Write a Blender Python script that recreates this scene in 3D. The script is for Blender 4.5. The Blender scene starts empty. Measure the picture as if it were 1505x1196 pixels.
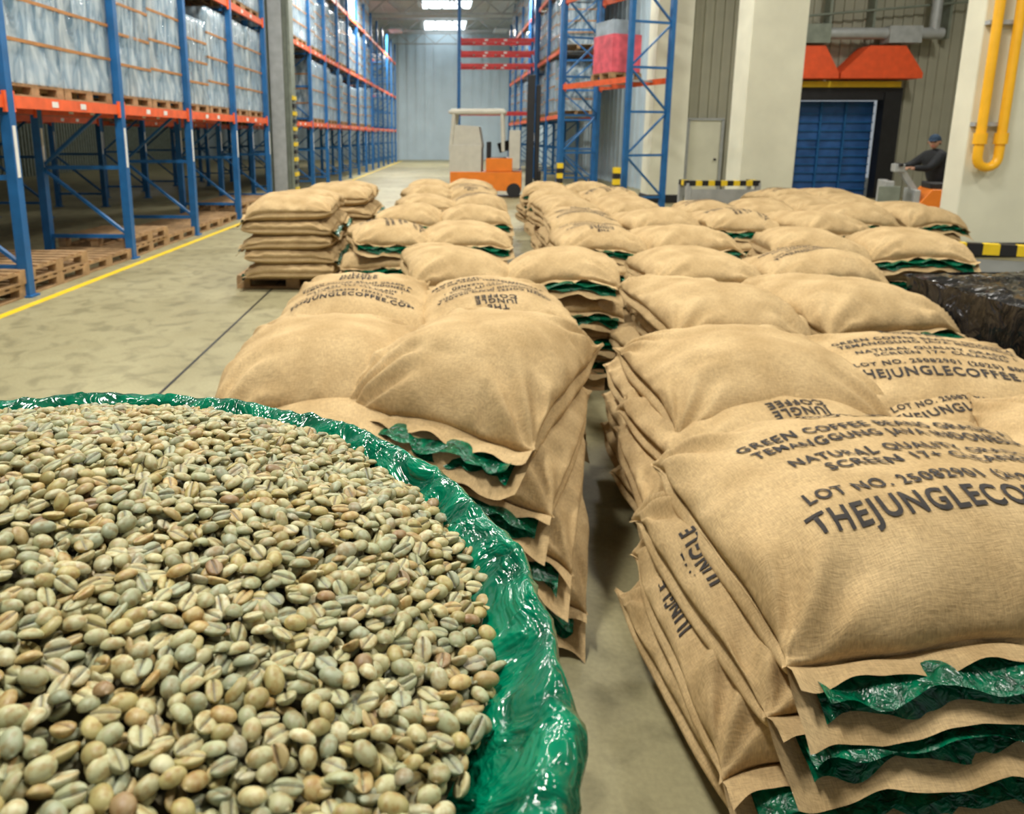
import bpy, bmesh, math, random
import numpy as np
from mathutils import Vector, Matrix, noise
random.seed(7); rng=np.random.default_rng(5)
S=bpy.context.scene
COL=S.collection
# ------------------------------------------------------------ materials
def new_mat(name):
    m=bpy.data.materials.new(name); m.use_nodes=True
    nt=m.node_tree; b=nt.nodes['Principled BSDF']
    return m,nt,b
def simple(name,col,rough=.6,metal=0,var=.25,scale=6,bump=0,bscale=40,emit=None,estr=0,detail=4):
    m,nt,b=new_mat(name)
    tc=nt.nodes.new('ShaderNodeTexCoord'); n=nt.nodes.new('ShaderNodeTexNoise')
    n.inputs['Scale'].default_value=scale; n.inputs['Detail'].default_value=detail
    nt.links.new(tc.outputs['Object'],n.inputs['Vector'])
    r=nt.nodes.new('ShaderNodeValToRGB')
    r.color_ramp.elements[0].position=.3; r.color_ramp.elements[1].position=.7
    r.color_ramp.elements[0].color=(*[c*(1-var) for c in col],1)
    r.color_ramp.elements[1].color=(*[min(1,c*(1+var*.6)) for c in col],1)
    nt.links.new(n.outputs['Fac'],r.inputs['Fac']); nt.links.new(r.outputs['Color'],b.inputs['Base Color'])
    b.inputs['Roughness'].default_value=rough; b.inputs['Metallic'].default_value=metal
    if bump:
        n2=nt.nodes.new('ShaderNodeTexNoise'); n2.inputs['Scale'].default_value=bscale
        nt.links.new(tc.outputs['Object'],n2.inputs['Vector'])
        bp=nt.nodes.new('ShaderNodeBump'); bp.inputs['Strength'].default_value=bump; bp.inputs['Distance'].default_value=.01
        nt.links.new(n2.outputs['Fac'],bp.inputs['Height']); nt.links.new(bp.outputs['Normal'],b.inputs['Normal'])
    if emit:
        b.inputs['Emission Color'].default_value=(*emit,1); b.inputs['Emission Strength'].default_value=estr
    return m
def burlap(name,c1,c2):
    m,nt,b=new_mat(name); N=nt.nodes; L=nt.links
    tc=N.new('ShaderNodeTexCoord')
    n=N.new('ShaderNodeTexNoise'); n.inputs['Scale'].default_value=5; n.inputs['Detail'].default_value=6
    L.new(tc.outputs['Object'],n.inputs['Vector'])
    r=N.new('ShaderNodeValToRGB'); r.color_ramp.elements[0].color=(*c1,1); r.color_ramp.elements[1].color=(*c2,1)
    r.color_ramp.elements[0].position=.3; r.color_ramp.elements[1].position=.7
    L.new(n.outputs['Fac'],r.inputs['Fac'])
    hs=[]
    for sc in ((55,420,60),(420,55,60)):
        mp=N.new('ShaderNodeMapping'); mp.inputs['Scale'].default_value=sc
        L.new(tc.outputs['Object'],mp.inputs['Vector'])
        t=N.new('ShaderNodeTexNoise'); t.inputs['Scale'].default_value=1; t.inputs['Detail'].default_value=2
        L.new(mp.outputs['Vector'],t.inputs['Vector']); hs.append(t)
    ad=N.new('ShaderNodeMath'); ad.operation='ADD'
    L.new(hs[0].outputs['Fac'],ad.inputs[0]); L.new(hs[1].outputs['Fac'],ad.inputs[1])
    mr=N.new('ShaderNodeMapRange'); mr.inputs['From Min'].default_value=.7; mr.inputs['From Max'].default_value=1.3
    mr.inputs['To Min'].default_value=.76; mr.inputs['To Max'].default_value=1.15
    L.new(ad.outputs[0],mr.inputs['Value'])
    mx=N.new('ShaderNodeMixRGB'); mx.blend_type='MULTIPLY'; mx.inputs['Fac'].default_value=1
    L.new(r.outputs['Color'],mx.inputs['Color1']); L.new(mr.outputs['Result'],mx.inputs['Color2'])
    L.new(mx.outputs['Color'],b.inputs['Base Color'])
    bp=N.new('ShaderNodeBump'); bp.inputs['Strength'].default_value=.5; bp.inputs['Distance'].default_value=.0022
    L.new(ad.outputs[0],bp.inputs['Height'])
    n3=N.new('ShaderNodeTexNoise'); n3.inputs['Scale'].default_value=8; n3.inputs['Detail'].default_value=2; n3.inputs['Distortion'].default_value=.5
    L.new(tc.outputs['Object'],n3.inputs['Vector'])
    bp2=N.new('ShaderNodeBump'); bp2.inputs['Strength'].default_value=.5; bp2.inputs['Distance'].default_value=.016
    L.new(n3.outputs['Fac'],bp2.inputs['Height']); L.new(bp.outputs['Normal'],bp2.inputs['Normal'])
    L.new(bp2.outputs['Normal'],b.inputs['Normal'])
    b.inputs['Roughness'].default_value=.92; b.inputs['Specular IOR Level'].default_value=.12
    return m
def plastic_wrap(name,c1,c2,rough,bsc,bstr,stretch=(1,1,1),alpha=1,dist=.03,distort=1.2):
    m,nt,b=new_mat(name); N=nt.nodes; L=nt.links
    tc=N.new('ShaderNodeTexCoord'); mp=N.new('ShaderNodeMapping'); mp.inputs['Scale'].default_value=stretch
    L.new(tc.outputs['Object'],mp.inputs['Vector'])
    n=N.new('ShaderNodeTexNoise'); n.inputs['Scale'].default_value=bsc; n.inputs['Detail'].default_value=3; n.inputs['Distortion'].default_value=distort
    L.new(mp.outputs['Vector'],n.inputs['Vector'])
    r=N.new('ShaderNodeValToRGB'); r.color_ramp.elements[0].color=(*c1,1); r.color_ramp.elements[1].color=(*c2,1)
    r.color_ramp.elements[0].position=.35; r.color_ramp.elements[1].position=.65
    L.new(n.outputs['Fac'],r.inputs['Fac']); L.new(r.outputs['Color'],b.inputs['Base Color'])
    bp=N.new('ShaderNodeBump'); bp.inputs['Strength'].default_value=bstr; bp.inputs['Distance'].default_value=dist
    L.new(n.outputs['Fac'],bp.inputs['Height']); L.new(bp.outputs['Normal'],b.inputs['Normal'])
    b.inputs['Roughness'].default_value=rough; b.inputs['Alpha'].default_value=alpha
    return m
M={}
M['burlap']=burlap('jute_burlap',(.405,.28,.135),(.575,.42,.225))
M['ink']=simple('sack_ink',(.035,.03,.028),.9,var=.4,scale=60)
M['liner']=plastic_wrap('green_liner_plastic',(.0,.07,.035),(.0,.20,.10),.12,20,.85,dist=.013,distort=2.0)
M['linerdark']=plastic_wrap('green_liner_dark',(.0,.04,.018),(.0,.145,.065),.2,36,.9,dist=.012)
M['wood']=simple('pallet_wood',(.40,.25,.12),.8,var=.35,scale=9,bump=.3)
M['blue']=simple('rack_blue_paint',(.012,.12,.33),.45,var=.2)
M['orange']=simple('rack_orange_paint',(.78,.12,.03),.5,var=.2)
M['red']=simple('rack_red_paint',(.62,.04,.04),.5,var=.2)
M['cream']=simple('cream_column_paint',(.74,.73,.58),.7,var=.08,scale=2)
M['steelgrey']=simple('grey_green_steel',(.22,.25,.20),.5,var=.2)
M['grey']=simple('light_grey_metal',(.42,.44,.44),.45,metal=.2,var=.15)
M['dark']=simple('black_rubber',(.012,.012,.014),.5,var=.3)
M['yellow']=simple('yellow_paint',(.85,.60,.02),.45,var=.12)
M['pipe']=simple('yellow_gas_pipe',(.95,.50,.02),.35,var=.08)
M['truckorange']=simple('truck_orange',(.90,.24,.02),.35,var=.08)
M['truckwhite']=simple('truck_ivory',(.62,.60,.52),.4,var=.08)
M['canopy']=simple('dock_canopy_orange',(.85,.10,.02),.6,var=.12)
M['carton']=simple('carton_board',(.24,.22,.20),.8,var=.3,scale=3)
M['cartonw']=simple('carton_pale',(.36,.44,.52),.7,var=.35,scale=3)
M['strap']=simple('brown_strap',(.40,.18,.05),.6,var=.2)
M['wrap']=plastic_wrap('clear_stretch_film',(.16,.30,.42),(.80,.93,1.0),.07,6,1.0,(1,1,.3),.52)
M['black_wrap']=plastic_wrap('black_stretch_film',(.004,.004,.005),(.014,.014,.016),.13,9,1.0,(1,1,.6),1,.04)
M['redwrap']=simple('red_film_load',(.75,.12,.16),.4,var=.3)
M['skin']=simple('skin',(.48,.27,.18),.5,var=.08)
M['jacket']=simple('black_jacket',(.012,.014,.018),.8,var=.4,scale=20)
M['trousers']=simple('work_trousers',(.025,.03,.04),.8,var=.3)
M['cap']=simple('navy_cap',(.02,.05,.10),.8,var=.2)
M['eye']=simple('eye_dark',(.02,.015,.01),.3)
M['hair']=simple('dark_hair',(.02,.013,.01),.8)
M['white']=simple('white_plate',(.75,.75,.72),.5,var=.05)
M['green']=simple('green_sign',(.0,.30,.08),.5,var=.05)
M['sky']=simple('skylight_glazing',(.8,.9,1),.4,var=.05,emit=(.85,.95,1),estr=3.0)

# ------------------------------------------------------------ mesh builder
class MB:
    def __init__(s): s.v=[];s.f=[];s.mi=[];s.mats=[];s.sm=[]
    def m(s,key):
        if key not in s.mats: s.mats.append(key)
        return s.mats.index(key)
    def add(s,vs,fs,key,smooth=False,mat=None):
        o=len(s.v)
        if mat is not None: vs=[mat@Vector(v) for v in vs]
        s.v+= [tuple(v) for v in vs]; k=s.m(key)
        for f in fs: s.f.append(tuple(i+o for i in f)); s.mi.append(k); s.sm.append(smooth)
    def box(s,c,d,key,mat=None):
        x,y,z=[q/2 for q in d]
        vs=[(c[0]+a*x,c[1]+b*y,c[2]+e*z) for a in(-1,1) for b in(-1,1) for e in(-1,1)]
        fs=[(0,1,3,2),(4,6,7,5),(0,4,5,1),(2,3,7,6),(0,2,6,4),(1,5,7,3)]
        s.add(vs,fs,key,False,mat)
    def bar(s,p1,p2,w,h,key,mat=None):
        p1=Vector(p1);p2=Vector(p2);d=p2-p1;L=d.length
        q=d.to_track_quat('Z','Y').to_matrix().to_4x4()
        T=Matrix.Translation((p1+p2)/2)@q
        if mat is not None:T=mat@T
        s.box((0,0,0),(w,h,L),key,T)
    def cyl(s,p1,p2,r,key,n=16,r2=None,cap=True):
        p1=Vector(p1);p2=Vector(p2);d=p2-p1
        q=d.to_track_quat('Z','Y').to_matrix(); r2=r if r2 is None else r2
        vs=[];
        for i in range(n):
            a=2*math.pi*i/n; vs.append(p1+q@Vector((r*math.cos(a),r*math.sin(a),0)))
        for i in range(n):
            a=2*math.pi*i/n; vs.append(p2+q@Vector((r2*math.cos(a),r2*math.sin(a),0)))
        s.add(vs,[(i,(i+1)%n,n+(i+1)%n,n+i) for i in range(n)],key,True)
        if cap: s.add(vs,[tuple(range(n))[::-1],tuple(range(n,2*n))],key)
    def tube(s,pts,r,key,n=12):
        pts=[Vector(p) for p in pts]; vs=[];
        for i,p in enumerate(pts):
            t=(pts[min(i+1,len(pts)-1)]-pts[max(i-1,0)]).normalized()
            up=Vector((0,1,0)); a=t.cross(up).normalized(); b=t.cross(a).normalized()
            for k in range(n):
                an=2*math.pi*k/n; vs.append(p+a*math.cos(an)*r+b*math.sin(an)*r)
        fs=[(i*n+k,i*n+(k+1)%n,(i+1)*n+(k+1)%n,(i+1)*n+k) for i in range(len(pts)-1) for k in range(n)]
        s.add(vs,fs,key,True)
    def prism(s,poly,axis,a,b,key,mat=None):
        def P(p,t):
            return {'x':(t,p[0],p[1]),'y':(p[0],t,p[1]),'z':(p[0],p[1],t)}[axis]
        n=len(poly); vs=[P(p,a) for p in poly]+[P(p,b) for p in poly]
        s.add(vs,[tuple(range(n)),tuple(range(n,2*n))[::-1]]+[(i,(i+1)%n,n+(i+1)%n,n+i) for i in range(n)],key,False,mat)
    def mesh(s,name):
        me=bpy.data.meshes.new(name); me.from_pydata(s.v,[],s.f)
        for k in s.mats: me.materials.append(M[k])
        me.polygons.foreach_set('material_index',s.mi); me.polygons.foreach_set('use_smooth',s.sm)
        me.update(); bm=bmesh.new(); bm.from_mesh(me); bmesh.ops.recalc_face_normals(bm,faces=bm.faces); bm.to_mesh(me); bm.free()
        return me
    def obj(s,name,loc=(0,0,0),rz=0,parent=None,bevel=0):
        o=bpy.data.objects.new(name,s.mesh(name)); COL.objects.link(o); o.location=loc; o.rotation_euler[2]=rz
        if parent: o.parent=parent
        if bevel:
            b=o.modifiers.new('bevel','BEVEL'); b.width=bevel; b.segments=2; b.limit_method='ANGLE'
        return o
def inst(name,me,loc,rz=0,parent=None,rx=0,ry=0,sc=None):
    o=bpy.data.objects.new(name,me); COL.objects.link(o); o.location=loc; o.rotation_euler=(rx,ry,rz)
    if parent:o.parent=parent
    if sc:o.scale=sc
    return o
def empty(name,loc,rz=0):
    e=bpy.data.objects.new(name,None); e.empty_display_size=.2; COL.objects.link(e); e.location=loc; e.rotation_euler[2]=rz; return e

# ------------------------------------------------------------ camera
TH=math.radians(12); F=1090
cam=bpy.data.cameras.new('camera'); co=bpy.data.objects.new('camera',cam); COL.objects.link(co); S.camera=co
co.location=(0,0,1.6); co.rotation_euler=(math.pi/2-TH,0,0)
cam.sensor_width=36; cam.lens=F/1505*36
cam.shift_x=112.5/1505; cam.shift_y=-(598-(200+F*math.tan(TH)))/1505
cam.clip_start=.01; cam.clip_end=300
cam.dof.use_dof=True; cam.dof.focus_distance=.62; cam.dof.aperture_fstop=13

# ------------------------------------------------------------ shell
def floor_mat():
    m,nt,b=new_mat('worn_concrete_floor'); N=nt.nodes; L=nt.links
    tc=N.new('ShaderNodeTexCoord')
    def noi(sc,det,dist=0):
        n=N.new('ShaderNodeTexNoise'); n.inputs['Scale'].default_value=sc; n.inputs['Detail'].default_value=det; n.inputs['Distortion'].default_value=dist
        L.new(tc.outputs['Object'],n.inputs['Vector'])
        return n
    a=noi(.8,8,.5); r=N.new('ShaderNodeValToRGB')
    r.color_ramp.elements[0].position=.3; r.color_ramp.elements[0].color=(.28,.25,.135,1)
    r.color_ramp.elements[1].position=.72; r.color_ramp.elements[1].color=(.42,.385,.23,1)
    L.new(a.outputs['Fac'],r.inputs['Fac'])
    s=noi(5,10,.8); r2=N.new('ShaderNodeValToRGB')
    r2.color_ramp.elements[0].position=.34; r2.color_ramp.elements[0].color=(.5,.5,.48,1)
    r2.color_ramp.elements[1].position=.52; r2.color_ramp.elements[1].color=(1,1,1,1)
    L.new(s.outputs['Fac'],r2.inputs['Fac'])
    mx=N.new('ShaderNodeMixRGB'); mx.blend_type='MULTIPLY'; mx.inputs['Fac'].default_value=.6
    L.new(r.outputs['Color'],mx.inputs['Color1']); L.new(r2.outputs['Color'],mx.inputs['Color2'])
    g=noi(60,3); r3=N.new('ShaderNodeValToRGB'); r3.color_ramp.elements[0].color=(.7,.7,.7,1); r3.color_ramp.elements[1].color=(1.1,1.1,1.1,1)
    L.new(g.outputs['Fac'],r3.inputs['Fac'])
    mx2=N.new('ShaderNodeMixRGB'); mx2.blend_type='MULTIPLY'; mx2.inputs['Fac'].default_value=1
    L.new(mx.outputs['Color'],mx2.inputs['Color1']); L.new(r3.outputs['Color'],mx2.inputs['Color2'])
    L.new(mx2.outputs['Color'],b.inputs['Base Color']); b.inputs['Roughness'].default_value=.5
    b.inputs['Specular IOR Level'].default_value=.3
    bp=N.new('ShaderNodeBump'); bp.inputs['Strength'].default_value=.15; bp.inputs['Distance'].default_value=.005
    L.new(g.outputs['Fac'],bp.inputs['Height']); L.new(bp.outputs['Normal'],b.inputs['Normal'])
    return m
M['floor']=floor_mat()
M['clad']=simple('beige_wall_cladding',(.38,.37,.28),.6,var=.08,scale=2)
M['farwall']=simple('pale_wall',(.48,.58,.64),.7,var=.08,scale=1)
M['ceil']=simple('ceiling_sheet',(.50,.51,.50),.7,var=.1,scale=1)
b=MB(); b.box((0,26,-.1),(34,68,.2),'floor'); b.obj('floor')
b=MB(); b.box((0,26,8.6),(34,68,.1),'ceil')
for x in np.arange(-16,17,1.0): b.box((x,26,8.52),(.12,68,.06),'ceil')
b.obj('ceiling')
b=MB()
for y in (24.5,33,41.5,50): b.box((.6,y,8.50),(2.6,3.6,.05),'sky')
b.obj('window_skylight')
b=MB()
for y in range(2,60,6):
    b.box((0,y,8.05),(33,.12,.1),'grey'); b.box((0,y,7.4),(33,.1,.08),'grey')
    for x in np.arange(-16,16,1.6):
        b.bar((x,y,7.4),(x+.8,y,8.05),.05,.05,'grey'); b.bar((x+.8,y,8.05),(x+1.6,y,7.4),.05,.05,'grey')
b.obj('trim_roof_trusses')
def corr_wall(name,p1,p2,h,key,openings=(),rib=.25):
    p1=Vector((*p1,0));p2=Vector((*p2,0)); d=(p2-p1); L=d.length
    T=Matrix.Translation(p1)@Matrix.Rotation(math.atan2(d.y,d.x),4,'Z')
    b=MB(); xs=sorted(set([0,L]+[o[0] for o in openings]+[o[1] for o in openings]))
    for a,c in zip(xs,xs[1:]):
        op=[o for o in openings if o[0]<=a+1e-6 and o[1]>=c-1e-6]
        segs=[(0,h)] if not op else [(0,op[0][2]),(op[0][3],h)]
        for z0,z1 in segs:
            if z1-z0<.01: continue
            b.box(((a+c)/2,.05,(z0+z1)/2),(c-a,.1,z1-z0),key,T)
            n=max(1,int((c-a)/rib))
            for i in range(n):
                x=a+(i+.5)*(c-a)/n
                b.box((x,-.02,(z0+z1)/2),(rib*.35,.05,z1-z0),key,T)
    return b.obj(name)
corr_wall('wall_left',(-16.5,-6),(-16.5,60),8.55,'steelgrey')
corr_wall('wall_back',(-16.5,52),(16.5,52),8.55,'farwall',rib=.6)
corr_wall('wall_right',(16.5,20),(16.5,-6),8.55,'clad')
corr_wall('wall_dock',(6.3,20),(16.5,20),8.55,'clad',[(3.0,5.3,0,2.55)])
corr_wall('wall_side',(6.3,52),(6.3,20.1),8.55,'farwall',rib=.6)
b=MB(); b.box((0,0,.002),(.09,45,.004),'yellow'); b.obj('trim_yellow_line',(-3.1,27.5,.0),-.04)
b=MB()
b.box((-1.75,8.5,.001),(.02,30,.003),'dark'); b.box((0,13.0,.001),(11,.02,.003),'dark')
b.obj('trim_floor_joints')

# dock door
b=MB()
M['dockblue']=simple('dock_blue_curtain',(.035,.12,.34),.3,var=.3,scale=3)
X0,X1=9.3,11.6
b.box(((X0+X1)/2,20.25,1.25),(X1-X0,.05,2.5),'dockblue')
for z in np.arange(.2,2.5,.22): b.box(((X0+X1)/2,20.2,z),(X1-X0,.05,.03),'blue')
for x in (X0+.05,X0+.9,X1-.75): b.box((x,20.18,1.25),(.05,.05,2.5),'blue')
b.obj('door_dock',bevel=0)
b=MB()
b.box((X0-.1,19.85,1.35),(.25,.2,2.7),'dark'); b.box((X1+.15,19.8,1.35),(.45,.3,2.7),'dark'); b.box(((X0+X1)/2+.1,19.82,2.66),(2.9,.25,.3),'dark')
b.box(((X0+X1)/2,19.82,2.9),(3.0,.2,.15),'yellow')
b.obj('trim_dock_frame')
b=MB()
for xa,xb,xc,xd in ((8.7,10.1,9.0,9.7),(10.15,12.2,10.8,11.7)):
    b.prism([(xa,3.02),(xb,3.02),(xb-.0,3.15),(xd,3.8),(xc,3.8),(xa,3.15)],'y',19.3,19.85,'canopy')
b.obj('dock_canopy')  # pair of orange canopies above the dock door
b=MB()
b.cyl((8.6,19.4,4.1),(12.6,19.4,4.1),.14,'grey'); b.box((9.4,19.4,4.08),(.7,.4,.45),'steelgrey'); b.box((11.6,19.4,4.06),(.8,.4,.4),'grey')
b.cyl((12.4,19.4,4.05),(12.4,19.4,8.4),.12,'grey')
b.cyl((8.8,19.6,4.5),(13.6,19.6,4.9),.03,'steelgrey')
for x in (9.9,11.0,12.9): b.box((x,19.75,6.2),(.06,.3,4.4),'steelgrey')
b.obj('ventilation_duct')
b=MB(); b.box((7.05,19.9,1.0),(.85,.06,2.0),'cream'); b.box((7.05,19.88,2.03),(.97,.1,.06),'grey')
for x in(6.6,7.5): b.box((x,19.88,1.0),(.07,.1,2.03),'grey')
b.cyl((7.35,19.85,1.0),(7.35,19.8,1.0),.03,'dark'); b.obj('door_side')
b=MB(); b.box((8.02,19.86,1.65),(.3,.02,.22),'green'); b.box((8.02,19.86,1.25),(.22,.02,.3),'white'); b.obj('wall_sign')

def column(name,x,y,w,d):
    b=MB(); b.box((0,0,4.2),(w,d,8.4),'cream'); b.box((0,0,.1),(w+.06,d+.06,.2),'dark')
    return b.obj(name,(x,y,0),bevel=.02)
column('concrete_column',5.62,18.6,.85,.7)
column('concrete_column',6.42,14.9,1.05,.7)
column('concrete_column',7.65,10.08,1.4,.36)
b=MB()
b.box((-.3,0,4.2),(.06,.5,8.4),'steelgrey'); b.box((.3,0,4.2),(.06,.5,8.4),'steelgrey'); b.box((0,0,4.2),(.6,.12,8.4),'steelgrey')
b.box((0,-.27,4.2),(.32,.05,8.4),'grey')
for i in range(14):
    b.box((.36,-.1,.15+i*.18),(.05,.34,.09),'yellow' if i%2 else 'dark')
b.box((0,0,.05),(.8,.7,.1),'yellow'); b.obj('steel_column',(-3.75,18.5,0))
b=MB()
x0,x1=7.03,7.30; yy=9.78
P=[(x1,yy,8.3),(x1,yy,1.4)]+[( (x0+x1)/2+(x1-x0)/2*math.cos(a),yy,1.33-.13*math.sin(a)) for a in np.linspace(0,math.pi,9)]+[(x0,yy,1.4),(x0,yy,8.3)]
b.tube(P,.058,'pipe')
for z in (1.75,3.0,4.5,6.2):
    b.box(((x0+x1)/2,yy+.07,z),(.42,.09,.05),'grey')
b.cyl((x1,yy,1.5),(x1,yy,1.64),.08,'pipe'); b.cyl((x0,yy,1.5),(x0,yy,1.64),.08,'pipe')
b.obj('yellow_gas_pipe')

def guard(name,loc,w,d,h,n,rz=0):
    b=MB()
    def stripes(p1,p2,k):
        p1=Vector(p1);p2=Vector(p2)
        for i in range(k): b.bar(p1.lerp(p2,i/k),p1.lerp(p2,(i+1)/k),.09,.09,'yellow' if i%2 else 'dark')
    stripes((-w/2,-d/2,h),(w/2,-d/2,h),n); stripes((-w/2,-d/2,h),(-w/2,d/2,h),max(3,int(n*d/w))); stripes((w/2,-d/2,h),(w/2,d/2,h),max(3,int(n*d/w)))
    for x,y in((-w/2,-d/2),(w/2,-d/2),(-w/2,d/2),(w/2,d/2)):
        b.box((x,y,h/2),(.08,.08,h),'grey'); b.box((x,y,.01),(.16,.16,.02),'grey')
    b.box((0,-d/2,h*.62),(w-.1,.03,h*.5),'grey'); b.box((0,-d/2-.02,h*.45),(w-.1,.02,.04),'steelgrey')
    return b.obj(name,loc,rz)
guard('hazard_striped_guard_rail',(4.85,6.35,0),1.5,.6,.68,13,-.42)
guard('hazard_striped_guard_rail',(5.0,13.2,0),1.2,.4,.80,11)

# ------------------------------------------------------------ pallets + loads
def add_pallet(b,c,w=1.2,d=1.0,key='wood'):
    x,y,z=c
    for i in range(7): b.box((x-w/2+.06+i*(w-.12)/6,y,z+.133),(.105,d,.022),key)
    for yy in(-d/2+.05,0,d/2-.05):
        b.box((x,y+yy,z+.111),(w,.1,.022),key)
        for xx in(-w/2+.07,0,w/2-.07): b.box((x+xx,y+yy,z+.06),(.14,.1,.08),key)
        b.box((x,y+yy,z+.011),(w,.1,.02),key)
b=MB(); add_pallet(b,(0,0,0)); ME_PAL=b.mesh('wooden_pallet')
def wrapped(h=1.55,key2='cartonw'):
    b=MB(); add_pallet(b,(0,0,0),1.1,1.0)
    n=4
    for k in range(n):
        for i in range(3):
            for j in range(2):
                ch=(h-.0)/n
                b.box((-.35+i*.35,-.24+j*.48,.144+ch*(k+.5)),(.33,.455,ch-.02),key2 if random.random()<.6 else 'carton')
        if k: b.box((0,0,.144+k*h/n),(1.128,1.038,.035),'strap')
    N=9; Z=10
    ring=[]
    for k in range(Z+1):
        z=.13+k/Z*(h+.03); 
        for s in range(4*N):
            q=s//N; t=(s%N)/N*2-1
            x,y={0:(t,-1),1:(1,t),2:(-t,1),3:(-1,-t)}[q]
            r=1+.02*noise.noise(Vector((x*3,y*3,z*5)))
            ring.append((x*.56*r,y*.515*r,z))
    R=4*N
    b.add(ring,[(k*R+i,k*R+(i+1)%R,(k+1)*R+(i+1)%R,(k+1)*R+i) for k in range(Z) for i in range(R)]+[tuple(range(Z*R,Z*R+R))],'wrap',True)
    return b.mesh('film_wrapped_carton_pallet')
ME_W=[wrapped(1.5),wrapped(1.62,'cartonw'),wrapped(1.35,'carton')]

def rack(name,org,yaw,nb,bay,depth,H,levels,beamkey='orange',loads=(),floorp=False,maxl=99):
    b=MB(); 
    for i in range(nb+1):
        y=i*bay
        for x in(0,-depth):
            b.box((x,y,H/2),(.10,.10,H),'blue'); b.box((x,y,.01),(.16,.16,.02),'blue')
            b.box((x+.052,y,1.45),(.004,.05,.5),'white')
        z=.3; s=1
        while z+.9<H:
            b.box((-depth/2,y,z),(depth,.035,.05),'blue')
            b.bar((0 if s>0 else -depth,y,z),(-depth if s>0 else 0,y,z+.9),.045,.035,'blue'); z+=.9; s=-s
    for z in levels:
        for x in(.0,-depth):
            for i in range(nb):
                b.box((x,(i+.5)*bay,z),(.05,bay-.1,.12),beamkey)
                for e in(.06,bay-.06): b.box((x+.03,i*bay+e,z),(.03,.05,.2),beamkey)
                for e in(.35,.6): b.box((x+.027,(i+e)*bay,z),(.004,.12,.06),'white')
        for i in range(nb):
            for e in (.5,1.2,1.9): b.box((-depth/2,i*bay+e*bay/2.4,z+.02),(depth,.06,.04),'grey')
    o=b.obj(name,(org[0],org[1],0),yaw)
    R=Matrix.Rotation(yaw,3,'Z')
    for (lv,zz) in enumerate(levels):
        if lv not in loads: continue
        for i in range(min(nb,maxl)):
            for e in(.27,.75):
                if random.random()<.06: continue
                p=R@Vector((-depth/2,(i+e-.01)*bay,0))
                inst('film_wrapped_carton_pallet',random.choice(ME_W),(org[0]+p.x,org[1]+p.y,zz+.062),yaw+random.uniform(-.02,.02)+math.pi/2)
    if floorp:
        for i in range(nb):
            for e in(.27,.75):
                p=R@Vector((-depth/2+.05,(i+e)*bay,0))
                inst('wooden_pallet',ME_PAL,(org[0]+p.x,org[1]+p.y,0),yaw+math.pi/2+random.uniform(-.05,.05))
                if random.random()<.3: inst('wooden_pallet',ME_PAL,(org[0]+p.x,org[1]+p.y,.145),yaw+math.pi/2+random.uniform(-.05,.05))
    return o
YW=-.04
rack('pallet_rack',(-4.25,5.0),YW,5,2.4,1.1,6.6,(1.93,4.0,6.05),loads=(0,1),floorp=True)
rack('pallet_rack',(-8.1,5.2),YW,5,2.4,1.1,6.6,(1.93,4.0,6.05),loads=(0,))
rack('pallet_rack',(-3.70,19.7),YW,12,2.4,1.1,7.2,(1.93,4.0,6.05),loads=(0,1,2),maxl=7)
rack('pallet_rack',(-7.6,19.7),YW,5,2.4,1.1,7.2,(1.93,4.0,6.05),loads=(0,))
rack('pallet_rack',(4.95,16.3),.36,1,2.7,1.0,7.0,(2.75,4.7))
rack('red_beam_rack',(.9,29),-math.pi/2,1,2.85,1.1,7.0,(2.45,4.2,4.65,5.1),'red')
b=MB(); add_pallet(b,(0,0,0),.8,.8); b.box((0,0,.55),(.75,.75,.8),'redwrap'); b.box((0,0,1.1),(.7,.7,.3),'cartonw'); b.obj('red_film_wrapped_load',(4.05,17.3,2.82),.36,bevel=.02)
b=MB()
for i in range(8): b.box((0,0,.06+i*.12),(.14,.14,.12),'yellow' if i%2 else 'dark')
mep=b.mesh('rack_post_protector')
for p in((3.80,15.75),(3.02,18.25)): inst('rack_post_protector',mep,(p[0],p[1],0))
rack('pallet_rack',(5.0,24),0,6,2.7,1.1,7.2,(2.2,4.2,6.2),loads=(0,1,2))

# ------------------------------------------------------------ reach truck
b=MB()
b.box((0,0,.42),(1.9,1.15,.5),'truckorange'); b.box((-.55,0,1.0),(.85,1.1,.75),'truckwhite'); b.box((.35,0,.85),(.7,1.0,.35),'truckorange')
b.prism([(-1.0,1.3),(-.1,1.3),(-.2,1.85),(-.85,1.9)],'y',-.5,.5,'truckwhite')
for x in(-.95,.45):
    for y in(-.5,.5): b.bar((x,y,1.2),(x*.9,y,2.2),.09,.09,'truckwhite')
b.box((-.25,0,2.22),(1.5,1.15,.08),'truckwhite')
for i in range(5): b.box((-.25,-.45+i*.22,2.28),(1.4,.05,.05),'truckwhite')
b.box((.05,0,1.15),(.1,.7,.6),'dark'); b.box((.28,0,.98),(.5,.6,.12),'dark'); b.cyl((.5,.0,1.2),(.42,0,1.45),.16,'dark')
b.box((.75,0,1.25),(.3,.95,1.0),'truckwhite')
for y in(-.35,.35):
    b.box((1.15,y,1.6),(.2,.18,3.1),'dark'); b.box((1.34,y*.8,1.5),(.12,.12,2.8),'dark')
for z in(.3,1.4,2.5,3.1): b.box((1.2,0,z),(.12,.8,.12),'dark')
b.box((1.42,0,.45),(.08,.9,.5),'dark')
for y in(-.3,.3): b.box((1.95,y,.1),(1.0,.12,.05),'dark')
for x in(-.7,.75):
    for y in(-.5,.5): b.cyl((x,y-.08,.19),(x,y+.08,.19),.19,'dark')
b.cyl((1.15,0,.4),(1.15,0,2.6),.05,'grey')
b.obj('reach_truck',(1.40,20.5,0),-.12,bevel=.015)
b=MB()
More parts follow.
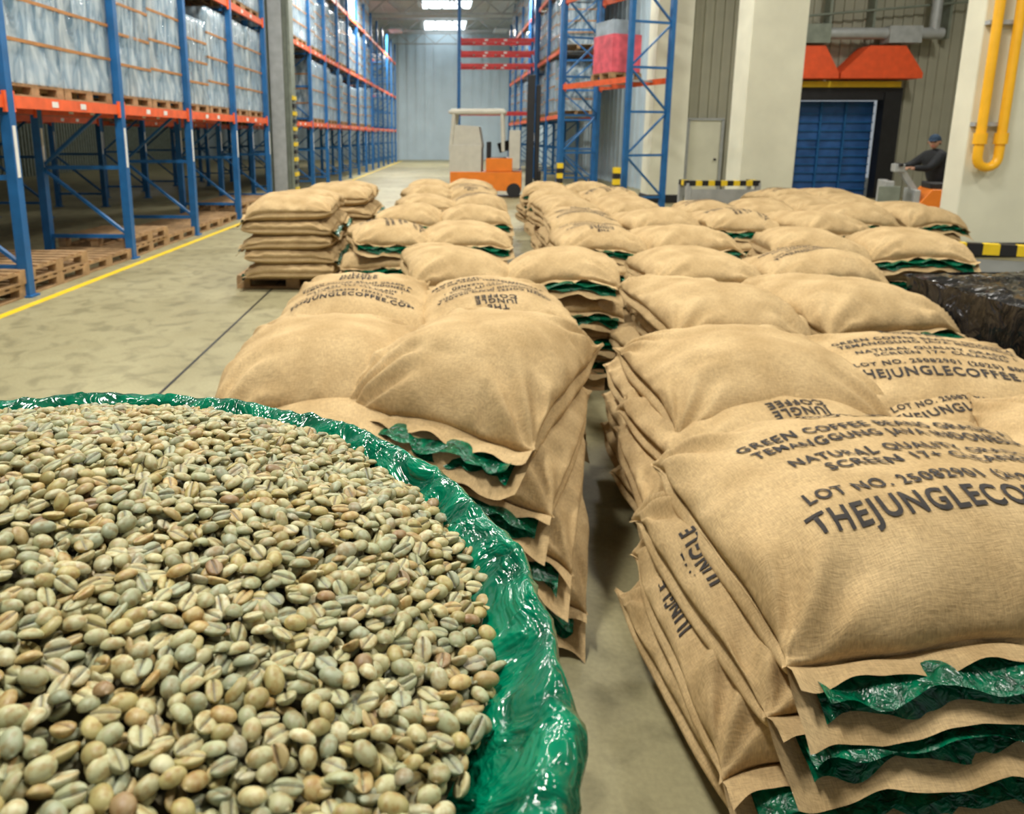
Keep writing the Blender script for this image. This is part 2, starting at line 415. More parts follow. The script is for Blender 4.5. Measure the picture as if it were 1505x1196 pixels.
b.prism([(-.35,.12),(.42,.12),(.42,.62),(.30,.80),(-.2,.82),(-.35,.6)],'y',-.38,.38,'truckorange')
b.box((.0,0,.86),(.42,.55,.08),'dark'); b.box((-.38,0,.55),(.08,.7,.5),'grey')
b.bar((-.3,0,.7),(-.62,-.05,1.15),.07,.09,'grey'); b.bar((-.62,-.28,1.17),(-.62,.2,1.17),.05,.05,'dark'); b.box((-.62,-.04,1.12),(.14,.28,.12),'grey')
b.box((-.75,0,.55),(.12,.6,.75),'grey'); b.box((-.75,-.31,.6),(.3,.02,.5),'steelgrey')
for y in(-.25,.25): b.box((-1.1,y,.12),(.7,.16,.06),'grey'); b.cyl((-1.4,y-.06,.07),(-1.4,y+.06,.07),.07,'dark')
for y in(-.3,.3): b.cyl((.2,y-.07,.13),(.2,y+.07,.13),.13,'dark')
b.box((.55,0,.14),(.35,.6,.05),'dark')
b.obj('electric_pallet_truck',(7.78,11.5,0),-.35,bevel=.02)

# ------------------------------------------------------------ worker
W=empty('warehouse_worker',(8.30,12.35,0),0); W.scale=(.98,.98,.96)
def skin(name,verts,edges,radii,key,parent,sub=2,root=0):
    me=bpy.data.meshes.new(name); me.from_pydata(verts,edges,[]); me.materials.append(M[key])
    o=bpy.data.objects.new(name,me); COL.objects.link(o); o.parent=parent
    sk=o.modifiers.new('skin','SKIN'); sk.use_smooth_shade=True
    for i,r in enumerate(radii):
        rr=r if isinstance(r,tuple) else (r,r)
        me.skin_vertices[0].data[i].radius=rr
    me.skin_vertices[0].data[root].use_root=True
    s=o.modifiers.new('sub','SUBSURF'); s.levels=sub; s.render_levels=sub
    return o
V=[(0,0,.86),(-.05,-.01,1.05),(-.10,-.02,1.22),(-.13,-.03,1.36),(-.15,-.04,1.45),
   (-.16,-.20,1.33),(-.36,-.27,1.14),(-.60,-.22,1.14),
   (-.14,.17,1.35),(-.36,.24,1.17),(-.60,.15,1.15)]
E=[(0,1),(1,2),(2,3),(3,4),(3,5),(5,6),(6,7),(3,8),(8,9),(9,10)]
R=[.17,(.19,.17),(.21,.18),(.19,.15),.07,.09,.07,.045,.09,.07,.045]
skin('jacket',V,E,R,'jacket',W)
V=[(0,0,.88),(.0,-.1,.80),(-.03,-.12,.46),(.03,-.12,.08),(-.12,-.13,.05),(.0,.1,.80),(.05,.12,.46),(.14,.13,.08),(-.0,.14,.05)]
E=[(0,1),(1,2),(2,3),(3,4),(0,5),(5,6),(6,7),(7,8)]
skin('trousers',V,E,[.15,.105,.075,.05,.04,.105,.075,.05,.04],'trousers',W)
for nm,hx,hy,hz,sg in(('hand_near',-.60,-.22,1.14,1),('hand_far',-.60,.15,1.15,-1)):
    V=[(hx,hy,hz),(hx-.06,hy,hz+.005)];E=[(0,1)];Rr=[.026,(.036,.02)]
    for k in range(4):
        y=hy+(-.03+.02*k); ln=[.030,.036,.034,.026][k]; i=len(V)
        V+=[(hx-.085,y,hz+.012),(hx-.085-ln,y,hz+.0),(hx-.09-ln*.8,y,hz-.03)]
        E+=[(1,i),(i,i+1),(i+1,i+2)]; Rr+=[.010,.009,.008]
    i=len(V); V+=[(hx-.03,hy-.035*sg,hz-.005),(hx-.065,hy-.05*sg,hz-.02)]; E+=[(0,i),(i,i+1)]; Rr+=[.012,.009]
    skin(nm,V,E,Rr,'skin',W,1)
bm=bmesh.new(); bmesh.ops.create_uvsphere(bm,u_segments=32,v_segments=24,radius=.1)
for v in bm.verts:
    x,y,z=v.co; fx=-x/.1
    v.co.z*=1.18; v.co.y*=.80; v.co.x*=.98
    if z<0: v.co.y*=1-.28*(-z/.1); v.co.x+= .012*(z/.1) 
    if fx>.75 and abs(y)<.018 and -.035<z<.02: v.co.x-=.022*(1-abs(y)/.018)*(1-abs(z+.012)/.035)
    if fx>.6 and .008<z<.03 and .02<abs(y)<.05: v.co.x+=.006
for f in bm.faces: f.smooth=True
me=bpy.data.meshes.new('head'); bm.to_mesh(me); bm.free(); me.materials.append(M['skin'])
H=inst('head',me,(-.19,-.05,1.57),.75,W,ry=-.15)
b=MB()
for y in(-.034,.034): 
    b.cyl((-.083,y,.015),(-.092,y,.015),.011,'eye',10); b.box((-.09,y,.036),(.008,.03,.006),'hair')
    b.cyl((.0,y*2.2,-.01),(.008,y*2.6,.0),.024,'skin',10)
b.box((-.088,0,-.052),(.01,.045,.009),'redwrap'); o=b.obj('face_features',parent=H)
b=MB(); vs=[];n=24
for k in range(7):
    ph=k/6*math.pi/2
    for i in range(n):
        a=2*math.pi*i/n; vs.append((.106*math.cos(ph)*math.cos(a),.09*math.cos(ph)*math.sin(a),.03+.105*math.sin(ph)))
b.add(vs,[(k*n+i,k*n+(i+1)%n,(k+1)*n+(i+1)%n,(k+1)*n+i) for k in range(6) for i in range(n)],'cap',True)
b.prism([(-.09,-.065),(-.17,-.045),(-.18,0),(-.17,.045),(-.09,.065)],'z',.035,.045,'cap')
b.box((.05,0,-.01),(.08,.15,.08),'hair'); o=b.obj('cap',parent=H,bevel=.004)

# ------------------------------------------------------------ label geometry
def label_geo():
    lines=[("THE",.17,.065,.86),("JUNGLE",.34,.065,.775),("COFFEE",.34,.065,.69),
      ("GREEN COFFEE BEANS GRADE A",.95,.050,.54),("TEMANGGUNG JAVA INDONESIA",.92,.050,.46),
      ("NATURAL QUALITY GRADE 1",.80,.048,.345),("SCREEN 17+ CLEANED",.66,.048,.27),
      ("LOT NO. 25082901 (2025) 800 KG",.93,.048,.145),("THEJUNGLECOFFEE.COM",1.0,.070,.04)]
    AV=[];AF=[]
    for body,w,h,y in lines:
        c=bpy.data.curves.new('t','FONT'); c.body=body; c.resolution_u=3; c.offset=.026; c.align_x='CENTER'; c.space_character=1.16
        o=bpy.data.objects.new('t',c); COL.objects.link(o); bpy.context.view_layer.update()
        me=bpy.data.meshes.new_from_object(o.evaluated_get(bpy.context.evaluated_depsgraph_get()))
        bm=bmesh.new(); bm.from_mesh(me); bmesh.ops.remove_doubles(bm,verts=bm.verts,dist=1e-4)
        xs=[v.co.x for v in bm.verts]
        cx=(min(xs)+max(xs))/2; sx=w/(max(xs)-min(xs)); sy=h/.72
        for v in bm.verts: v.co=Vector(((v.co.x-cx)*sx,(v.co.y)*sy+y,0))
        bmesh.ops.triangulate(bm,faces=bm.faces)
        for _ in range(3):
            le=[e for e in bm.edges if e.calc_length()>.014]
            if le: bmesh.ops.subdivide_edges(bm,edges=le,cuts=1); bmesh.ops.triangulate(bm,faces=bm.faces)
        o0=len(AV); bm.verts.index_update()
        AV+=[(v.co.x,v.co.y) for v in bm.verts]; AF+=[tuple(v.index+o0 for v in f.verts) for f in bm.faces]
        bm.free(); bpy.data.meshes.remove(me); bpy.data.objects.remove(o); bpy.data.curves.remove(c)
    return AV,AF
LV,LF=label_geo()

# ------------------------------------------------------------ sacks
def bag_mesh(name,W,L,T,seed,nu=36,nv=44,text=None,mouth=1.0,droop=.02,sagx=.02,wr=1.0,puff=2.4,ear=1.0,lmp=1.0,slump=1.0,belly=1.0):
    a=W/2;bb=L/2; sd=seed*13.7; zs=.42*T
    rr=random.Random(seed); ks=[rr.uniform(10,17) for _ in range(4)]; ph=[rr.uniform(0,6) for _ in range(4)]
    eu=[rr.uniform(-.025,.035) for _ in range(4)]; skx=rr.uniform(-.05,.05)*slump
    s1=rr.uniform(-.22,.22)*slump; s2=rr.uniform(-.25,.15)*slump; dn=[rr.uniform(-.5,.5),rr.uniform(-.5,.5)]
    def plan(u,v):
        cr=(u*v)**4
        x=a*u*(1-.02*(1-v*v))*(1-.09*cr); y=bb*v*(1-.03*(1-u*u))*(1-.07*cr)
        er=(abs(u)*abs(v))**14
        x+=ear*.026*er*(1 if u>0 else -1); y+=ear*.026*er*(1 if v>0 else -1)
        g=max(0,(1-abs(u)**puff))*max(0,(1-abs(v)**(puff+.5))); h=g**.42
        x0,y0=x,y
        bel=belly*.038*math.sin(math.pi*min(1,h**.8))
        x+=(1 if u>0 else -1)*bel*abs(u)**4; y+=(1 if v>0 else -1)*bel*.8*abs(v)**4
        x+=.014*noise.noise(Vector((y0*4,sd,9)))*(abs(u))+skx*v*a; y+=.018*noise.noise(Vector((x0*4,sd,5)))
        return x,y,x0,y0,h,er
    def srf(u,v,side):
        X,Y,x,y,h,er=plan(u,v)
        lump=(noise.noise(Vector((x*2.6+sd,y*2.6,side)))*.24+noise.noise(Vector((x*6+sd,y*6,side+3)))*.05)*lmp
        fold=0
        for q,(cx,cy) in enumerate(((-a,-bb),(a,-bb),(a,bb),(-a,bb))):
            dx=x-cx;dy=y-cy;r=math.hypot(dx,dy)
            fold+=math.sin(math.atan2(dy,dx)*ks[q]+ph[q]+3*noise.noise(Vector((r*7,sd,q))))*math.exp(-((r-.13)/.12)**2)*.016
        al=x if (1-abs(v))*bb<(1-abs(u))*a else y
        de=min((1-abs(u))*a,(1-abs(v))*bb)
        fold+=math.sin(al*38+sd+5*noise.noise(Vector((al*5,sd,7))))*math.exp(-de/.065)*.012*min(1,de/.02)
        cz=1-abs(noise.noise(Vector((x*3+y*2.4+sd,y*1.7-x*1.2,1.7))))*5
        fold-=max(0,cz)*.008*h
        if side>0:
            z=zs+(T-zs)*h*(1+lump+s1*u+s2*v)+wr*fold*min(1,h*3)
            z-=slump*.016*math.exp(-(((u-dn[0])/.4)**2+((v-dn[1])/.35)**2))*h
        else: z=zs-zs*min(1,h*1.3)*.98
        z-=droop*max(0,-v-.35)**2*2.2; z-=sagx*u*u; z+=.010*math.sin(x*9+sd)*(1-h)
        if er>.01:
            q=(0 if v<0 else 3) if u<0 else (1 if v<0 else 2); z+=ear*eu[q]*er
        return (X,Y,z)
    us=[math.sin(math.pi/2*(2*i/nu-1)) for i in range(nu+1)]; vs_=[math.sin(math.pi/2*(2*j/nv-1)) for j in range(nv+1)]
    us=[.8*q+.2*(2*i/nu-1) for i,q in enumerate(us)]; vs_=[.8*q+.2*(2*i/nv-1) for i,q in enumerate(vs_)]
    b=MB()
    G=[srf(u,v,1) for v in vs_ for u in us]
    B=[srf(u,v,-1) for v in vs_ for u in us]
    n1=nu+1
    for j in range(nv+1):
        for i in range(n1):
            if i in(0,nu) or j in(0,nv): B[j*n1+i]=G[j*n1+i]
    fs=[(j*n1+i,j*n1+i+1,(j+1)*n1+i+1,(j+1)*n1+i) for j in range(nv) for i in range(nu)]
    b.add(G,fs,'burlap',True); b.add(B,[f[::-1] for f in fs],'burlap',True)
    def strip(pts,dirf,w,rows,key,wave,drop,offz,msk=None):
        out=[];n=len(pts)
        for k in range(rows+1):
            t=k/rows
            for i,p in enumerate(pts):
                m=1 if msk is None else msk(i/(n-1))
                dx,dy=dirf(i/(n-1)); al=(p[0] if abs(dy)>abs(dx) else p[1])
                wz=wave*t*(math.sin(al*27+sd+offz*200)+1.3*noise.noise(Vector((al*16,sd,t*2+offz*50))))
                out.append((p[0]+dx*w*t*m,p[1]+dy*w*t*m,p[2]+offz*min(1,t*3)+wz-drop*t*t*m))
        b.add(out,[(k*n+i,k*n+i+1,(k+1)*n+i+1,(k+1)*n+i) for k in range(rows) for i in range(n-1)],key,True)
    left=[G[j*n1] for j in range(nv+1)]; right=[G[j*n1+nu] for j in range(nv+1)]; back=[G[nv*n1+i] for i in range(n1)]; front=[G[i] for i in range(n1)]
    strip(left,lambda t:(-1,0),.008,1,'burlap',.003,.004,0); strip(right,lambda t:(1,0),.008,1,'burlap',.003,.004,0); strip(back,lambda t:(0,1),.012,1,'burlap',.004,.004,0)
    if mouth>0:
        strip(front,lambda t:(0,-1),.038*mouth,3,'burlap',.012,.010,.012)
        lo=int(n1*.10);hi=int(n1*.90)
        mk=lambda t:.85+.4*abs(noise.noise(Vector((t*7,sd,2))))
        fine=[]
        seg=front[lo:hi+1]
        for i in range(len(seg)-1):
            for q in range(3):
                t=q/3; fine.append(tuple(seg[i][c]*(1-t)+seg[i+1][c]*t for c in range(3)))
        fine.append(seg[-1])
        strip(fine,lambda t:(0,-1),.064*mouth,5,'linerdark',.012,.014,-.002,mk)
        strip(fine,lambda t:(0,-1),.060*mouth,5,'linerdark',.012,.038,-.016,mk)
        strip(front,lambda t:(0,-1),.072*mouth,4,'burlap',.010,.046,-.040)
    if text:
        sc,ox,oy,rot=text
        def inv(x,y):
            u=x/a*.95;v=y/bb*.95
            for _ in range(14):
                u=max(-.985,min(.985,u)); v=max(-.985,min(.985,v))
                p=plan(u,v); u+=(x-p[0])/a*.6; v+=(y-p[1])/bb*.6
            return max(-.985,min(.985,u)),max(-.985,min(.985,v))
        out=[];bad=set();c,s=math.cos(rot),math.sin(rot)
        for i,(x,y) in enumerate(LV):
            x*=sc;y=(y-.42)*sc; X=x*c-y*s+ox; Y=x*s+y*c+oy
            if abs(X)>a*1.0 or abs(Y)>bb*1.0: bad.add(i)
            p=srf(*inv(X,Y),1); out.append((p[0],p[1],p[2]+.0038))
        b.add(out,[f for f in LF if not any(i in bad for i in f)],'ink',True)
    return b.mesh(name)
def bag_obj(name,me,parent,loc,rz=0,rx=0,ry=0): return inst(name,me,loc,rz,parent,rx,ry)

VAR=[]
for k in range(8):
    tx=[None,(.60,0,-.06,math.pi),(.62,0,.0,0),None,(.62,.02,-.03,math.pi/2),None,(.6,0,0,.1),None][k]
    VAR.append(bag_mesh('sack_fabric',.73,.93,.26,k+1,nu=44,nv=54,text=tx,mouth=[1.3,1.2,.8,1.3,1,1.3,1.3,1.2][k],droop=.06,sagx=.04,wr=1.1,ear=1.5,slump=.9))
LOWV=[bag_mesh('sack_fabric_low',.75,.99,.215,20+k,nu=30,nv=36,text=[(.6,0,0,math.pi),None,(.6,.05,0,math.pi/2)][k],mouth=1.2,droop=.05,sagx=.03,slump=.4) for k in range(3)]
SX=.154
def stack(cx,cy,rz=0,layers=4,tops=(0,3),w=.70,dz=0,j=0):
    e=empty('pallet_of_coffee_sacks',(cx,cy,0),rz)
    inst('pallet',ME_PAL,(0,0,0),0,e)
    for l in range(layers-1):
        for s in(-1,1):
            inst('sack_l%d'%l,random.choice(LOWV),(s*w/2+random.uniform(-.05,.05),random.uniform(-.06,.06),.148+SX*l),random.uniform(-.11,.11),e)
    for s,t in zip((-1,1),tops):
        inst('sack_top',VAR[t],(s*w/2+random.uniform(-.03,.03),random.uniform(-.07,.07),.135+SX*(layers-1)+dz),random.uniform(-.22,.22)*(1-j),e,rx=random.uniform(-.09,.09)+.04*j,ry=-s*.04+random.uniform(-.08,.08))
    return e
stack(-.06,3.80,.03,4,(2,1),w=.68,j=.8)
stack(.50,5.05,-.03,4,(3,0),w=.74)
stack(-.08,6.75,.02,4,(4,5))
stack(.05,8.35,0,4,(7,3))
stack(.20,9.9,0,4,(5,6))
stack(.22,11.5,0,4,(3,1),dz=.02)
stack(.25,13.0,0,4,(0,5),dz=.02)
stack(1.88,4.05,.04,4,(7,3),w=.72,dz=-.02)
stack(2.22,5.20,0,4,(5,6),w=.78,dz=-.03)
stack(1.75,6.4,-.03,4,(1,3),w=.66)
stack(1.92,7.9,.02,4,(2,7))
stack(2.05,9.5,0,4,(3,5))
stack(2.15,11.1,0,4,(0,4))
stack(2.2,12.7,0,4,(5,3))
stack(3.52,6.2,-.05,4,(0,5),w=.78)
stack(3.48,7.7,.03,4,(4,3),w=.82)
stack(5.10,8.6,-.06,4,(7,0),w=.78)
stack(3.75,9.4,0,4,(2,5),dz=-.03)
stack(5.35,10.1,.04,4,(5,0),dz=-.03)
stack(5.65,11.5,.04,4,(6,3),dz=-.03)
def stack_cross(cx,cy,rz,layers,sc=.95):
    e=empty('pallet_of_coffee_sacks',(cx,cy,0),rz); inst('pallet',ME_PAL,(0,0,0),0,e)
    for l in range(layers):
        for s in(-1,1):
            inst('sack_l%d'%l,VAR[(l+s)%6] if l==layers-1 else random.choice(LOWV),(random.uniform(-.02,.02),s*.35,.146+.152*l),(math.pi/2 if l%2 else -math.pi/2)+random.uniform(-.04,.04),e,sc=(sc,sc,.97))
stack_cross(-1.53,8.3,0,5); stack_cross(-1.25,9.9,0,5)

# front-left stack
e=empty('pallet_of_coffee_sacks',(-.10,2.75,0),0)
inst('pallet',ME_PAL,(0.0,0,0),0,e)
BL=[bag_mesh('sack_fabric_mid',.74,1.0,.235,40+k,nu=52,nv=64,text=[None,(.6,0,.1,math.pi),(.62,0,-.1,0)][k],mouth=1.6,droop=.08,sagx=.06,wr=1.1,ear=1.4,slump=.5) for k in range(3)]
for l in range(3):
    bag_obj('sack_left_l%d'%l,BL[(l+1)%3],e,(-.34+.02*l,.0,.148+SX*l),.03)
    bag_obj('sack_right_l%d'%l,BL[(l*2)%3],e,(.29-.01*l,-.02-.03*(2-l),.148+SX*l),-.16-.07*l,ry=.03)
hi=dict(nu=90,nv=100)
mL1=bag_mesh('sack_fabric_top_a',.78,.84,.27,51,mouth=1.7,droop=.08,sagx=.04,wr=1.0,ear=1.4,slump=.5,lmp=.8,**hi)
mL2=bag_mesh('sack_fabric_top_b',.70,.90,.33,54,mouth=2.4,droop=.12,sagx=.06,wr=1.6,ear=2.2,lmp=.8,slump=.6,**hi)
bag_obj('sack_top_left',mL1,e,(-.34,.24,.57),.04,ry=.0)
bag_obj('sack_top_right',mL2,e,(.28,.06,.60),-.45,ry=.05)

# second right stack
e=empty('pallet_of_coffee_sacks',(1.52,2.82,0),0)
inst('pallet',ME_PAL,(0,0,0),0,e)
BR=[bag_mesh('sack_fabric_wide',.90,.74,.235,60+k,nu=60,nv=52,text=[(.66,0,0,0),None,(.6,.0,0,math.pi)][k],mouth=1.6,droop=.06,sagx=.08,ear=1.5,slump=.5) for k in range(3)]
for l in range(3):
    bag_obj('sack_left_l%d'%l,BR[l],e,(-.26-.05*(l%2),-.15,.148+SX*l),[.12,-.05,.08][l]); bag_obj('sack_left_back_l%d'%l,BR[1],e,(-.25,.30,.148+SX*l),.0)
    bag_obj('sack_right_l%d'%l,BL[l],e,(.45,.0,.148+SX*l),-.03)
mR2=bag_mesh('sack_fabric_top_c',.82,.74,.28,71,mouth=2.0,droop=.10,sagx=.05,wr=1.1,ear=2.0,slump=.4,lmp=.8,**hi)
mR3=bag_mesh('sack_fabric_top_d',.90,.80,.24,72,mouth=.8,text=(.72,0,.03,0),droop=.05,ear=1.5,lmp=.5,wr=.8,slump=.2,**hi)
bag_obj('sack_top_left',mR2,e,(-.26,.06,.54),.05,rx=.03)
bag_obj('sack_top_right',mR3,e,(.50,.08,.52),-.22,rx=.06)

# front right stack
e=empty('pallet_of_coffee_sacks',(1.38,1.66,0),0)
inst('pallet',ME_PAL,(0,0,0),0,e)
mS=[bag_mesh('sack_fabric_side',.94,.78,.28,80+k,text=(.60,[-.20,-.22,-.20][k],0,math.pi/2),mouth=1.7,droop=.05,sagx=.05,wr=1.2,ear=1.6,slump=.3,**hi) for k in range(3)]
bag_obj('sack_l0',mS[0],e,(-.29,.04,.17),.10,ry=-.10); bag_obj('sack_l1',mS[1],e,(-.31,.0,.32),-.03,ry=-.10); bag_obj('sack_l2',mS[2],e,(-.29,.0,.46),.06,ry=-.07)
for l in range(3): bag_obj('sack_right_l%d'%l,BL[l],e,(.50,.06,.15+SX*l),0)
mR1=bag_mesh('sack_fabric_top_e',1.04,.80,.30,91,text=(.78,-.01,.05,.03),mouth=1.5,droop=.08,sagx=.04,wr=1.1,puff=2.9,ear=1.8,lmp=.35,slump=.15,belly=.8,nu=120,nv=110)
bag_obj('sack_top',mR1,e,(-.20,.02,.56),.03)
mR4=bag_mesh('sack_fabric_top_f',.80,.95,.26,92,text=(.62,0,.0,0),mouth=1,droop=.04,ear=1.8,slump=.4,lmp=.6,**hi)
bag_obj('sack_top_right',mR4,e,(.68,.27,.54),-.5)

# ------------------------------------------------------------ black wrapped pallet
b=MB(); add_pallet(b,(0,0,0),1.2,1.0)
N=22;Z=14;vs=[]
for k in range(Z+1):
    z=.10+k/Z*.72
    for s in range(4*N):
        q=s//N; t=(s%N)/N*2-1
        x,y={0:(t,-1),1:(1,t),2:(-t,1),3:(-1,-t)}[q]
        rr_=1-.05*(abs(x*y))**6
        r=rr_*(1+.05*noise.noise(Vector((x*2.5,y*2.5,z*4)))+.03*noise.noise(Vector((x*7,y*7,z*3))))
        vs.append((x*.64*r,y*.62*r,z))
R=4*N
fs=[(k*R+i,k*R+(i+1)%R,(k+1)*R+(i+1)%R,(k+1)*R+i) for k in range(Z) for i in range(R)]
b.add(vs,fs,'black_wrap',True)
n=24; tv=[]
for j in range(n+1):
    for i in range(n+1):
        x=i/n*2-1;y=j/n*2-1
        tv.append((x*.63,y*.61,.81+.05*(1-x**4)*(1-y**4)+.03*noise.noise(Vector((x*3,y*3,5)))+.02*noise.noise(Vector((x*9,y*9,5)))))
b.add(tv,[(j*(n+1)+i,j*(n+1)+i+1,(j+1)*(n+1)+i+1,(j+1)*(n+1)+i) for j in range(n) for i in range(n)],'black_wrap',True)
b.obj('black_film_wrapped_pallet',(3.36,3.66,0),0)

# ------------------------------------------------------------ open sack of beans
C=(-.305,.325)
e=empty('open_sack_of_green_coffee_beans',(C[0],C[1],0),0)
b=MB(); n=540
prof=[(.20,1.270),(.26,1.295),(.295,1.312),(.315,1.322),(.330,1.331),(.342,1.340),(.351,1.347),(.358,1.352),(.363,1.3535),(.367,1.350),(.3695,1.343),(.370,1.334),(.3695,1.318),(.367,1.295),(.364,1.27),(.362,1.24)]
vs=[]
for k,(r,z) in enumerate(prof):
    for i in range(n):
        a=2*math.pi*i/n; cx,cy=math.cos(a),math.sin(a)
        w=math.sin(a*31+4*noise.noise(Vector((cx*3,cy*3,1))))
        q=noise.noise(Vector((cx*7,cy*7,k*.25))); q2=noise.noise(Vector((cx*24,cy*24,k*.4)))
        rdg=max(0,1-abs(noise.noise(Vector((cx*9+k*.14,cy*9-k*.14,4))))*5)
        rdg2=max(0,1-abs(noise.noise(Vector((cx*14-k*.2,cy*14+k*.2,9))))*5)
        rr_=r+.005*q+.0015*q2+.0015*w*(k/15)+(.002*rdg if k>9 else 0)
        zz=z+.003*noise.noise(Vector((cx*5,cy*5,2)))+.0018*q2+(.0040*rdg+.0032*rdg2)*(1 if k<8 else .45)
        vs.append((rr_*cx,rr_*cy,zz))
K=len(prof)
b.add(vs,[(k*n+i,k*n+(i+1)%n,(k+1)*n+(i+1)%n,(k+1)*n+i) for k in range(K-1) for i in range(n)],'liner',True)
b.obj('green_liner',parent=e)
b=MB(); n=96; prof=[(.360,1.285),(.362,1.26),(.358,1.2),(.366,1.0),(.380,.7),(.380,.35),(.36,.08),(.30,.0),(.01,.0)]
vs=[]
for k,(r,z) in enumerate(prof):
    for i in range(n):
        a=2*math.pi*i/n; cx,cy=math.cos(a),math.sin(a)
        q=noise.noise(Vector((cx*2.5,cy*2.5,z*3)))
        rr_=r*(1+(.03*q if 2<k<7 else 0)); vs.append((rr_*cx,rr_*cy,z))
b.add(vs,[(k*n+i,k*n+(i+1)%n,(k+1)*n+(i+1)%n,(k+1)*n+i) for k in range(len(prof)-1) for i in range(n)],'burlap',True)
b.obj('burlap_body',parent=e)

BX,BY,RX,RY=.006,.055,.342,.318
def rel(x,y): return math.hypot((x-BX)/RX,(y-BY)/RY)
def mound(x,y):
    r=rel(x,y)
    return 1.333+.068*max(0,1-r**2.0)+.008*noise.noise(Vector((x*9,y*9,0)))
def bean_proto(nr,ns):
    vs=[];gr=[]
    for i in range(nr):
        t=-math.cos(math.pi*(i+.35)/(nr-.3)); t=max(-.995,min(.995,t))
        rad=(1-abs(t)**2.3)**.5
        for k in range(ns):
            p=k/ns
            a=-math.pi/2+2*math.pi*p-.42*math.sin(2*math.pi*p)
            y=math.cos(a)*rad; z=math.sin(a)*rad
            g=0
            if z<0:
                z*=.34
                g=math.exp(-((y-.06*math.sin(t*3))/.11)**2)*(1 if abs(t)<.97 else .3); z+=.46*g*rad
            vs.append((t*.0058,y*.0044,z*.0035)); gr.append(g)
    fs=[(i*ns+k,i*ns+(k+1)%ns,(i+1)*ns+(k+1)%ns,(i+1)*ns+k) for i in range(nr-1) for k in range(ns)]
    return np.array(vs),np.array(fs),np.array(gr),ns,nr
def build_beans(proto,pts,name,parent,dark=1.0):
    vs,fs,gr,ns,nr=proto; nb=len(pts); nv=len(vs)
    caps=[list(range(ns)),list(range((nr-1)*ns,nr*ns))]
    P=np.array(pts)
    yaw=rng.uniform(0,2*np.pi,nb); flip=np.where(rng.random(nb)<.5,np.pi,0)+rng.normal(0,.36,nb); tilt=rng.normal(0,.26,nb)
    def Rm(ax,a):
        c,s=np.cos(a),np.sin(a);z=np.zeros_like(a);o=np.ones_like(a)
        m={'x':[[o,z,z],[z,c,-s],[z,s,c]],'y':[[c,z,s],[z,o,z],[-s,z,c]],'z':[[c,-s,z],[s,c,z],[z,z,o]]}[ax]
        return np.transpose(np.array(m),(2,0,1))
    R=Rm('z',yaw)@Rm('y',tilt)@Rm('x',flip)
    sc=np.stack([rng.uniform(.84,1.16,nb),rng.uniform(.88,1.12,nb),rng.uniform(.9,1.12,nb)],1)
    V=np.einsum('nij,nvj->nvi',R,vs[None]*sc[:,None,:])+P[:,None,:]
    V=V.reshape(-1,3)
    F=(fs[None]+ (np.arange(nb)*nv)[:,None,None]).reshape(-1,4)
    nq=len(F); 
    capf=np.concatenate([(np.array(c)[None]+(np.arange(nb)*nv)[:,None]) for c in caps],0)
    me=bpy.data.meshes.new(name)
    me.vertices.add(len(V)); me.vertices.foreach_set('co',V.astype(np.float32).ravel())
    loops=np.concatenate([F.ravel(),capf.ravel()]); me.loops.add(len(loops)); me.loops.foreach_set('vertex_index',loops.astype(np.int32))
    ls=np.concatenate([np.arange(nq)*4, nq*4+np.arange(len(capf))*ns])
    me.polygons.add(nq+len(capf)); me.polygons.foreach_set('loop_start',ls.astype(np.int32))
    me.polygons.foreach_set('use_smooth',np.ones(nq+len(capf),bool))
    me.update(calc_edges=True)
    pal=np.array([(.385,.365,.205),(.325,.33,.195),(.43,.39,.215),(.375,.315,.135),(.29,.305,.20),(.40,.30,.13),(.28,.185,.09),(.46,.43,.27),(.36,.33,.225)])
    pr=np.array([.2,.16,.17,.14,.09,.11,.02,.08,.03])
    ci=rng.choice(len(pal),nb,p=pr/pr.sum()); c=pal[ci]*rng.uniform(.80,1.12,nb)[:,None]*dark
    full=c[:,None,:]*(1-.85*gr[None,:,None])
    colr=np.concatenate([full.reshape(-1,3),np.ones((nb*nv,1))],1).astype(np.float32)
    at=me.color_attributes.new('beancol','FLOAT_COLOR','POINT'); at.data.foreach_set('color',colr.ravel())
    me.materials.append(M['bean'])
    o=bpy.data.objects.new(name,me); COL.objects.link(o); o.parent=parent; return o
m,nt,bs=new_mat('green_coffee_bean'); Nn=nt.nodes; Ln=nt.links
at=Nn.new('ShaderNodeAttribute'); at.attribute_name='beancol'
tc=Nn.new('ShaderNodeTexCoord'); nn=Nn.new('ShaderNodeTexNoise'); nn.inputs['Scale'].default_value=260; nn.inputs['Detail'].default_value=3
Ln.new(tc.outputs['Object'],nn.inputs['Vector'])
rp=Nn.new('ShaderNodeValToRGB'); rp.color_ramp.elements[0].color=(.78,.58,.34,1); rp.color_ramp.elements[1].color=(1.08,1.12,1.06,1); rp.color_ramp.elements[0].position=.33; rp.color_ramp.elements[1].position=.56
Ln.new(nn.outputs['Fac'],rp.inputs['Fac'])
mx=Nn.new('ShaderNodeMixRGB'); mx.blend_type='MULTIPLY'; mx.inputs['Fac'].default_value=.9
Ln.new(at.outputs['Color'],mx.inputs['Color1']); Ln.new(rp.outputs['Color'],mx.inputs['Color2']); Ln.new(mx.outputs['Color'],bs.inputs['Base Color'])
bs.inputs['Roughness'].default_value=.48
M['bean']=m
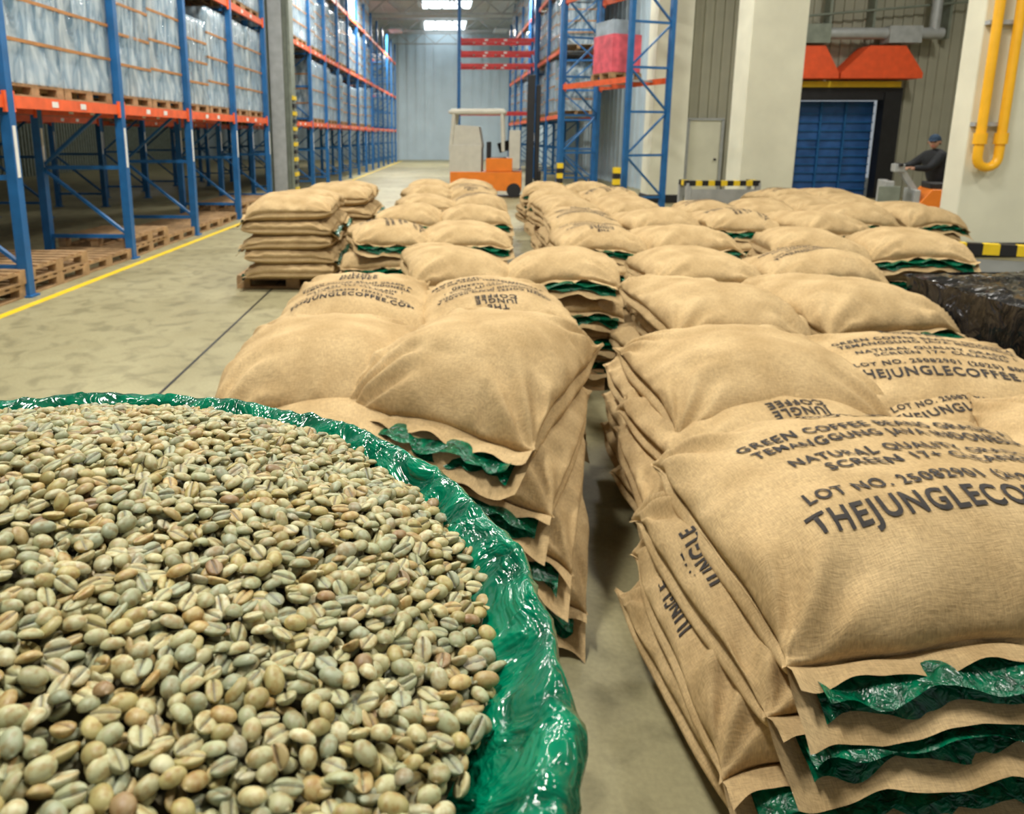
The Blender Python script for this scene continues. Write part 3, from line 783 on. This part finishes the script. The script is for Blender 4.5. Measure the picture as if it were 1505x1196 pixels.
def pts_layer(sp,dz,jit):
    out=[]; k=int(.40/sp)+1
    for i in range(-k,k+1):
        for j in range(-k,k+1):
            x=(i+(.5 if j%2 else 0))*sp+random.uniform(-jit,jit); y=j*sp*.87+random.uniform(-jit,jit)
            rim=1+.025*noise.noise(Vector((x*14,y*14,3)))
            if rel(x,y)<rim*.99 and math.hypot(x,y)<.349: out.append((x,y,mound(x,y)+dz+random.uniform(-.0016,.0022)))
    return out
build_beans(bean_proto(11,18),pts_layer(.0096,.0,.0024),'beans_top',e)
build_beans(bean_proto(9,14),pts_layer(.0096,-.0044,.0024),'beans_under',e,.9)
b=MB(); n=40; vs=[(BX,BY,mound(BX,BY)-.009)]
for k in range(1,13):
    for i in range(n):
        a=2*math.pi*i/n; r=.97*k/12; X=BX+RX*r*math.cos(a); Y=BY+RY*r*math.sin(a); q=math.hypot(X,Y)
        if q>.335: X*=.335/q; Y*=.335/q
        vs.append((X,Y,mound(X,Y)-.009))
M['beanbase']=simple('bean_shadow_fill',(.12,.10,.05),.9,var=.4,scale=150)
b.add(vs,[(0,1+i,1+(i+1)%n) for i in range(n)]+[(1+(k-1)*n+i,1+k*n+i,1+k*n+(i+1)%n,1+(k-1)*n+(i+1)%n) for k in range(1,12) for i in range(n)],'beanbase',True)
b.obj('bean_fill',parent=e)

# ------------------------------------------------------------ lights
def lamp(x,y,z,sx,sy,p,col=(1,.965,.88)):
    l=bpy.data.lights.new('ceiling_lamp','AREA'); l.shape='RECTANGLE'; l.size=sx; l.size_y=sy; l.energy=p; l.color=col
    o=bpy.data.objects.new('ceiling_lamp',l); COL.objects.link(o); o.location=(x,y,z)
    b=MB(); b.box((0,0,.06),(sx+.1,sy+.1,.08),'grey'); b.obj('lamp_housing',(x,y,z+.03))
for y,p in((1.6,290),(6.5,240),(13,260),(21,300),(31,360),(43,430)):
    lamp(-2.2,y,7.2,.6,1.4,p*1.5); lamp(3.6,y,7.2,.6,1.4,p*.9)
for y in (5,14): lamp(10.5,y,7.2,.6,1.4,250)
for y in (10,32): lamp(-11.5,y,7.2,.6,1.4,80)
w=bpy.data.worlds.new('world'); S.world=w; w.use_nodes=True
w.node_tree.nodes['Background'].inputs[0].default_value=(.85,.93,1.0,1); w.node_tree.nodes['Background'].inputs[1].default_value=.36
S.view_settings.view_transform='Standard'; S.view_settings.look='None'; S.view_settings.exposure=0
